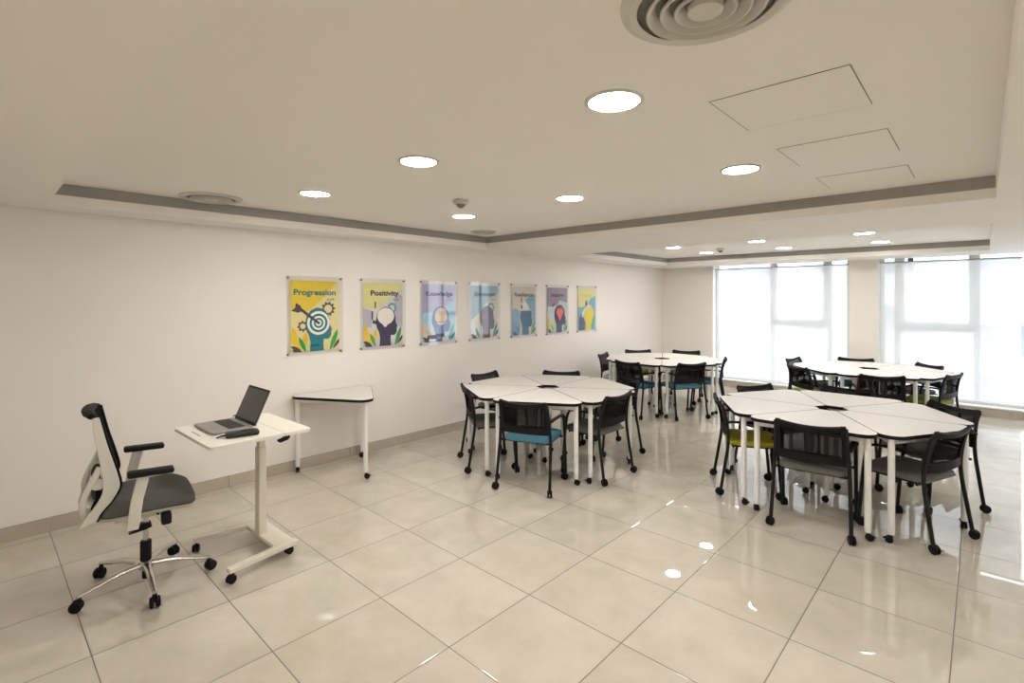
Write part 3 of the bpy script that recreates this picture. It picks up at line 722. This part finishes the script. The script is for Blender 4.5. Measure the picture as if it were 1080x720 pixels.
# ------------------------------------------------------------------ posters
def pm(name, c, rough=.6): return mat(name, c, rough, noise=.02, nscale=12, spec=.2)
def hexc(h):
    v = [int(h[i:i + 2], 16) / 255 for i in (0, 2, 4)]
    return tuple((x / 12.92 if x <= .04045 else ((x + .055) / 1.055) ** 2.4) for x in v)
_pc = {}
def pc(h):
    if h not in _pc: _pc[h] = pm('print_ink_' + h, hexc(h))
    return _pc[h]
PW, PH = .515, .715    # printed sheet
def circ(cx, cy, r, n=32, a0=0, a1=360, ry=None):
    ry = ry or r
    return [(cx + r * math.cos(R(a0 + (a1 - a0) * i / n)), cy + ry * math.sin(R(a0 + (a1 - a0) * i / n))) for i in range(n + (0 if a1 - a0 >= 360 else 1))]
HEAD = [(.335, 0), (.345, .12), (.32, .2), (.27, .27), (.255, .36), (.28, .45), (.35, .52), (.46, .555), (.58, .535), (.66, .47), (.69, .40), (.69, .34), (.735, .265), (.715, .25), (.72, .21), (.70, .17), (.66, .145), (.585, .15), (.575, .09), (.585, 0)]
def head(dx=0, s=1, sy=1): return [((x - .48) * s * 1.16 + .55 + dx, y * sy * 1.12) for x, y in HEAD]
def leaf(x, y, L, w, ang, k=1.25):
    L *= k; w *= k
    c, s_ = math.cos(R(ang)), math.sin(R(ang)); pts = []
    for t in (0, .2, .4, .6, .8, 1.0): pts.append((t * L, w * math.sin(math.pi * min(1, t * .9 + .05))))
    pts += [(t * L, -w * math.sin(math.pi * min(1, t * .9 + .05))) for t in (.8, .6, .4, .2, 0)]
    return [(x + a * c - b_ * s_, y + (a * s_ + b_ * c) * .72) for a, b_ in pts]
def gear(cx, cy, r, n=8):
    pts = []
    for i in range(n * 4):
        q = 2 * math.pi * i / (n * 4); rr = r if (i % 4) < 2 else r * .76
        pts.append((cx + rr * math.cos(q), cy + rr * .72 * math.sin(q)))
    return pts
def text_mesh(body, size, width, bold=.0):
    cu = bpy.data.curves.new('t', 'FONT'); cu.body = body; cu.size = size; cu.offset = bold; cu.align_x = 'LEFT'; cu.resolution_u = 3
    ob = bpy.data.objects.new('t', cu); COL.objects.link(ob); bpy.context.view_layer.update()
    dg = bpy.context.evaluated_depsgraph_get(); me = bpy.data.meshes.new_from_object(ob.evaluated_get(dg))
    bpy.data.objects.remove(ob); bpy.data.curves.remove(cu)
    xs = [v.co.x for v in me.vertices]; w = max(xs) - min(xs); x0 = min(xs); k = width / w
    for v in me.vertices: v.co.x = (v.co.x - x0) * k
    return me
def poster(y0, title, tx, tw, tcol, bg, layers, label, arab=None, acol='55606a'):
    yc = y0 + .275
    r = empty('poster', (XL, yc, 1.535)); tag(r, label, 'poster', 'acrylic-mounted posters in a row on the left wall')
    MB().box((.018, 0, 0), (.004, .595, .80), bev=.001).build('acrylic_panel', M['glass'], r, smooth=0)
    MB().box((.0145, 0, -.005), (.002, PW, PH)).build('printed_sheet', pc(bg), r, smooth=0)
    sheet = r.children[-1]
    lvl = [0]
    def tf(p):
        return Vector((.0156 + lvl[0], (p[0] - .5) * PW, -.005 + (p[1] - .5) * PH))
    for nm, colr, polys in layers:
        b = MB(); lvl[0] += .00004
        for p in polys:
            lvl[0] += .00003
            pp = [(min(max(x, 0), 1), min(max(y, 0), 1)) for x, y in p]
            b.flat(pp, tf)
        b.build(nm, pc(colr), sheet, smooth=0)
    lvl[0] += .00004
    for body, x_, z_, size, width, colr, bold in [(title, tx, .80, .080, tw * PW, tcol, .0024)] + ([(arab, .74, .725, .042, .15 * PW, acol, .0006)] if arab else []):
        me = text_mesh(body, size, width, bold)
        for v in me.vertices:
            x, y = v.co.x, v.co.y
            v.co = Vector((.0156 + lvl[0], (x_ - .5) * PW + x, -.005 + (z_ - .5) * PH + y))
        me.materials.clear(); me.materials.append(pc(colr))
        o = bpy.data.objects.new('title_text' if body == title else 'subtitle_text', me); COL.objects.link(o); o.parent = sheet
    for sy in (-1, 1):
        for sz in (-1, 1):
            MB().lathe([(0, 0), (.010, 0), (.010, .022), (.008, .026), (0, .026)], 16, c=(0, sy * .278, sz * .38), ax=Matrix.Rotation(R(90), 3, 'Y')).build('standoff', M['steel'], r)
    return r
AR = dict(p='\ufee1\ufeaa\ufed8\ufe97', q='\ufe94\ufbfe\ufe91\ufe8e\ufea0\ufbfe\u0625')
plants = [('leaf_yellow', 'e9c63c', [leaf(.12, .04, .36, .05, 100), leaf(.2, .03, .34, .05, 125), leaf(.25, .03, .28, .045, 80)]),
          ('leaf_green', '3aa648', [leaf(.30, 0, .26, .035, 115), leaf(.80, 0, .36, .04, 68)]),
          ('leaf_dark', '54424f', [leaf(.22, 0, .2, .03, 150), leaf(.86, .02, .24, .025, 50), leaf(.2, .0, .14, .03, 165)])]
def plants_c(a, b_, c): return [(plants[0][0], a, plants[0][2]), (plants[1][0], b_, plants[1][2]), (plants[2][0], c, plants[2][2])]
YP = [2.13, 2.928, 3.733, 4.53, 5.34, 6.15, 6.97]
poster(YP[0], 'Progression', .06, .86, '1d6f7c', 'efe4a2', [
    ('sun_patch', 'f2d63c', [[(0, .58), (.1, .6), (.35, .57), (.5, .66), (.72, .80), (.95, 1), (0, 1)]]),
    ('gear', '54424f', [gear(.24, .36, .11), gear(.76, .60, .15, 10)]), ('gear_hole', 'efe4a2', [circ(.24, .36, .055, ry=.04), circ(.76, .60, .085, ry=.062)]),
    ('head', '14808f', [head()])] + plants + [
    ('target_ring', 'f4f1e6', [circ(.56, .40, .235, ry=.17)]), ('target_ring', '14808f', [circ(.56, .40, .185, ry=.133)]), ('target_ring', 'f4f1e6', [circ(.56, .40, .14, ry=.101)]),
    ('target_ring', '14808f', [circ(.56, .40, .10, ry=.072)]), ('target_ring', 'f4f1e6', [circ(.56, .40, .062, ry=.045)]), ('target_centre', '14808f', [circ(.56, .40, .03, ry=.022)]),
    ('arrow', '54424f', [[(.15, .60), (.19, .63), (.56, .42), (.54, .385)], [(.01, .58), (.09, .62), (.10, .69), (.19, .65), (.24, .58), (.15, .55)]])],
    'yellow poster with a teal head, dart and target, titled Progression, nearest the desk', AR['p'])
poster(YP[1], 'Positivity', .18, .72, '3c3a52', 'dcd9d4', [
    ('pale_sun', 'e8e49a', [[(0, .62), (.3, .58), (.55, .70), (.8, .86), (1, .9), (1, 1), (0, 1)]]),
    ('lilac_block', 'bdb9c8', [[(.62, .3), (1, .3), (1, .8), (.8, .84), (.78, .6)], [(0, .3), (.2, .3), (.25, .55), (0, .6)]]),
    ('gear', '4a9fb8', [gear(.72, .60, .13, 10)]), ('gear_hole', 'd5dbe0', [circ(.72, .60, .07, ry=.052)]),
    ('tool', '3c4a66', [[(.2, .42), (.24, .42), (.24, .55), (.2, .55)], [(.28, .6), (.31, .6), (.31, .7), (.28, .7)], [(.22, .36), (.36, .34), (.36, .38), (.24, .42)]]),
    ('head', '3d3350', [head(.02)])] + plants + [
    ('brain', 'ece6de', [circ(.56, .47, .215, ry=.135), [(.42, .40), (.66, .40), (.57, .30), (.52, .30)]])],
    'pale yellow poster with a dark purple head and white brain, titled Positivity', AR['q'])
poster(YP[2], 'Knowledge', .10, .82, '5d5f86', 'b7b3d6', [
    ('sky_patch', 'a9d3e6', [[(0, 0), (1, 0), (1, .72), (.8, .66), (.45, .52), (0, .5)]]),
    ('head', '6d83b8', [head(.0, 1.05)])] + plants_c('ecc9a0', '68b4a0', '3e3b55') + [
    ('book', '34324c', [[(.12, .04), (.42, .04), (.46, .12), (.16, .12)], [(.4, .08), (.66, .08), (.66, .14), (.42, .14)]]),
    ('page', 'e8e6ea', [[(.2, .02), (.4, .02), (.4, .05), (.2, .05)], [(.6, .0), (.8, .0), (.8, .08), (.6, .08)]]),
    ('brain', 'e6d6c6', [circ(.56, .44, .19, ry=.155)]), ('band', '454a72', [[(.25, .335), (.85, .345), (.85, .352), (.25, .342)]])],
    'lilac and pale blue poster with a blue head and cream circle, titled Knowledge', AR['p'], '8d8fb0')
poster(YP[3], 'Environment', .12, .78, '4c4f63', 'd9d5c2', [
    ('blue_patch', '98b8c8', [[(0, .35), (.35, .5), (.5, .64), (.75, .8), (1, .85), (1, 1), (0, 1)]]),
    ('gear', '6f86a0', [gear(.72, .58, .14, 9)]), ('gear_hole', 'e5e8ea', [circ(.72, .58, .07, ry=.052)]),
    ('head', '6c5572', [head(.03)])] + plants_c('d9dfe6', '5b9a86', '44566e'),
    'poster with a mauve head, half washed out by a window reflection', AR['q'])
poster(YP[4], 'Resilience', .08, .82, '5b6066', 'd8cfb6', [
    ('cloud_patch', '8fb6d2', [[(.55, .72), (.7, .8), (1, .86), (1, .2), (.9, .3), (.75, .55)], [(0, 0), (.3, 0), (.3, .5), (.1, .56), (0, .5)]]),
    ('white_patch', 'e9e9e4', [[(.3, .52), (.7, .52), (.66, .62), (.5, .7), (.36, .6)]]),
    ('figure', '33363c', [[(.36, .68), (.40, .68), (.40, .78), (.36, .78)], [(.36, .54), (.42, .54), (.42, .62), (.36, .62)]]),
    ('head', '3f7396', [[(p[0], min(p[1], .5)) for p in head(.03)]])] + plants_c('8f9fd0', '5aa3a0', '4b6a8a'),
    'pale beige and blue poster with a steel blue open-topped head, titled Resilience', AR['p'])
poster(YP[5], 'Inspire', .18, .62, '43384e', '9c8ba0', [
    ('mauve_patch', 'a27d9c', [[(.08, .58), (.6, .62), (.55, .76), (.1, .76)]]),
    ('light_patch', 'cfd3d4', [[(0, 0), (1, 0), (1, .66), (.6, .72), (.45, .6), (0, .58)]]),
    ('tool', '4a4a5e', [[(.2, .60), (.34, .66), (.36, .62), (.24, .56)]]),
    ('head', '2d2f55', [head(.05, 1.05)])] + plants_c('dfd842', '6db08a', '6e6f86') + [
    ('heart', 'ec7564', [circ(.54, .46, .10, ry=.085), circ(.68, .46, .10, ry=.085), [(.45, .43), (.77, .43), (.61, .25)]])],
    'mauve poster with a navy head and a coral heart shape')
poster(YP[6], 'Creativity', .18, .62, 'cfc85a', 'e7e09a', [
    ('blue_patch', '74b3cc', [[(0, 0), (1, 0), (1, .82), (.7, .76), (.55, .6), (.3, .56), (0, .55)]]),
    ('navy_patch', '4a4f74', [[(.05, 0), (.35, 0), (.38, .2), (.2, .4), (.06, .3)], [(.4, .56), (.52, .56), (.5, .72), (.42, .7)]]),
    ('head', 'efd92c', [head(.06, 1.1)]), ('white_scatter', 'eef0ee', [[(.2, .3), (.3, .34), (.45, .5), (.75, .56), (.6, .62), (.35, .52), (.22, .42)]]),
    ('green_leaf', '5fae6c', [leaf(.78, 0, .42, .05, 75)])],
    'pale yellow and blue poster with a bright yellow head, nearest the far corner')

# ------------------------------------------------------------------ daylight
w = bpy.data.worlds.new('world'); scene.world = w; w.use_nodes = True
bg = w.node_tree.nodes['Background']
grad = w.node_tree.nodes.new('ShaderNodeTexCoord'); sp_ = w.node_tree.nodes.new('ShaderNodeSeparateXYZ'); cr = w.node_tree.nodes.new('ShaderNodeValToRGB')
w.node_tree.links.new(grad.outputs['Generated'], sp_.inputs[0]); w.node_tree.links.new(sp_.outputs[2], cr.inputs[0]); w.node_tree.links.new(cr.outputs[0], bg.inputs[0])
cr.color_ramp.elements[0].position = 0; cr.color_ramp.elements[0].color = (.86, .93, 1, 1); cr.color_ramp.elements[1].position = .8; cr.color_ramp.elements[1].color = (.62, .80, 1, 1)
bg.inputs[1].default_value = 2.4
for x0, x1 in (W1, W2):
    l = bpy.data.lights.new('window_portal', 'AREA'); l.shape = 'RECTANGLE'; l.size = x1 - x0; l.size_y = ZW1 - ZW0; l.cycles.is_portal = True
    o = bpy.data.objects.new('window_portal', l); COL.objects.link(o); o.location = ((x0 + x1) / 2, YF + T + .03, (ZW0 + ZW1) / 2); o.rotation_euler = (R(-90), 0, 0)

sun = bpy.data.lights.new('sun', 'SUN'); sun.energy = 3.0; sun.angle = R(1); sun.color = (1, .96, .9)
so_ = bpy.data.objects.new('sun', sun); COL.objects.link(so_); so_.rotation_euler = Vector((-.35, -1, .95)).to_track_quat('Z', 'Y').to_euler()
# ------------------------------------------------------------------ camera
cam = bpy.data.cameras.new('camera'); co = bpy.data.objects.new('camera', cam); COL.objects.link(co)
cam.sensor_width = 36; cam.sensor_fit = 'HORIZONTAL'; cam.lens = 532 / 1080 * 36
cam.shift_y = -(360 - 315.8) / 1080; cam.clip_start = .02
co.location = (0, 0, 1.698); co.rotation_euler = (R(90), 0, R(42.98))
scene.camera = co
vs = scene.view_settings; vs.view_transform = 'Standard'; vs.look = 'None'; vs.gamma = 1; vs.exposure = 1.1; vs.use_curve_mapping = False
scene.cycles.max_bounces = 10; scene.cycles.diffuse_bounces = 6; scene.cycles.transparent_max_bounces = 24
scene.cycles.sample_clamp_indirect = 8; scene.cycles.caustics_reflective = False; scene.cycles.caustics_refractive = False
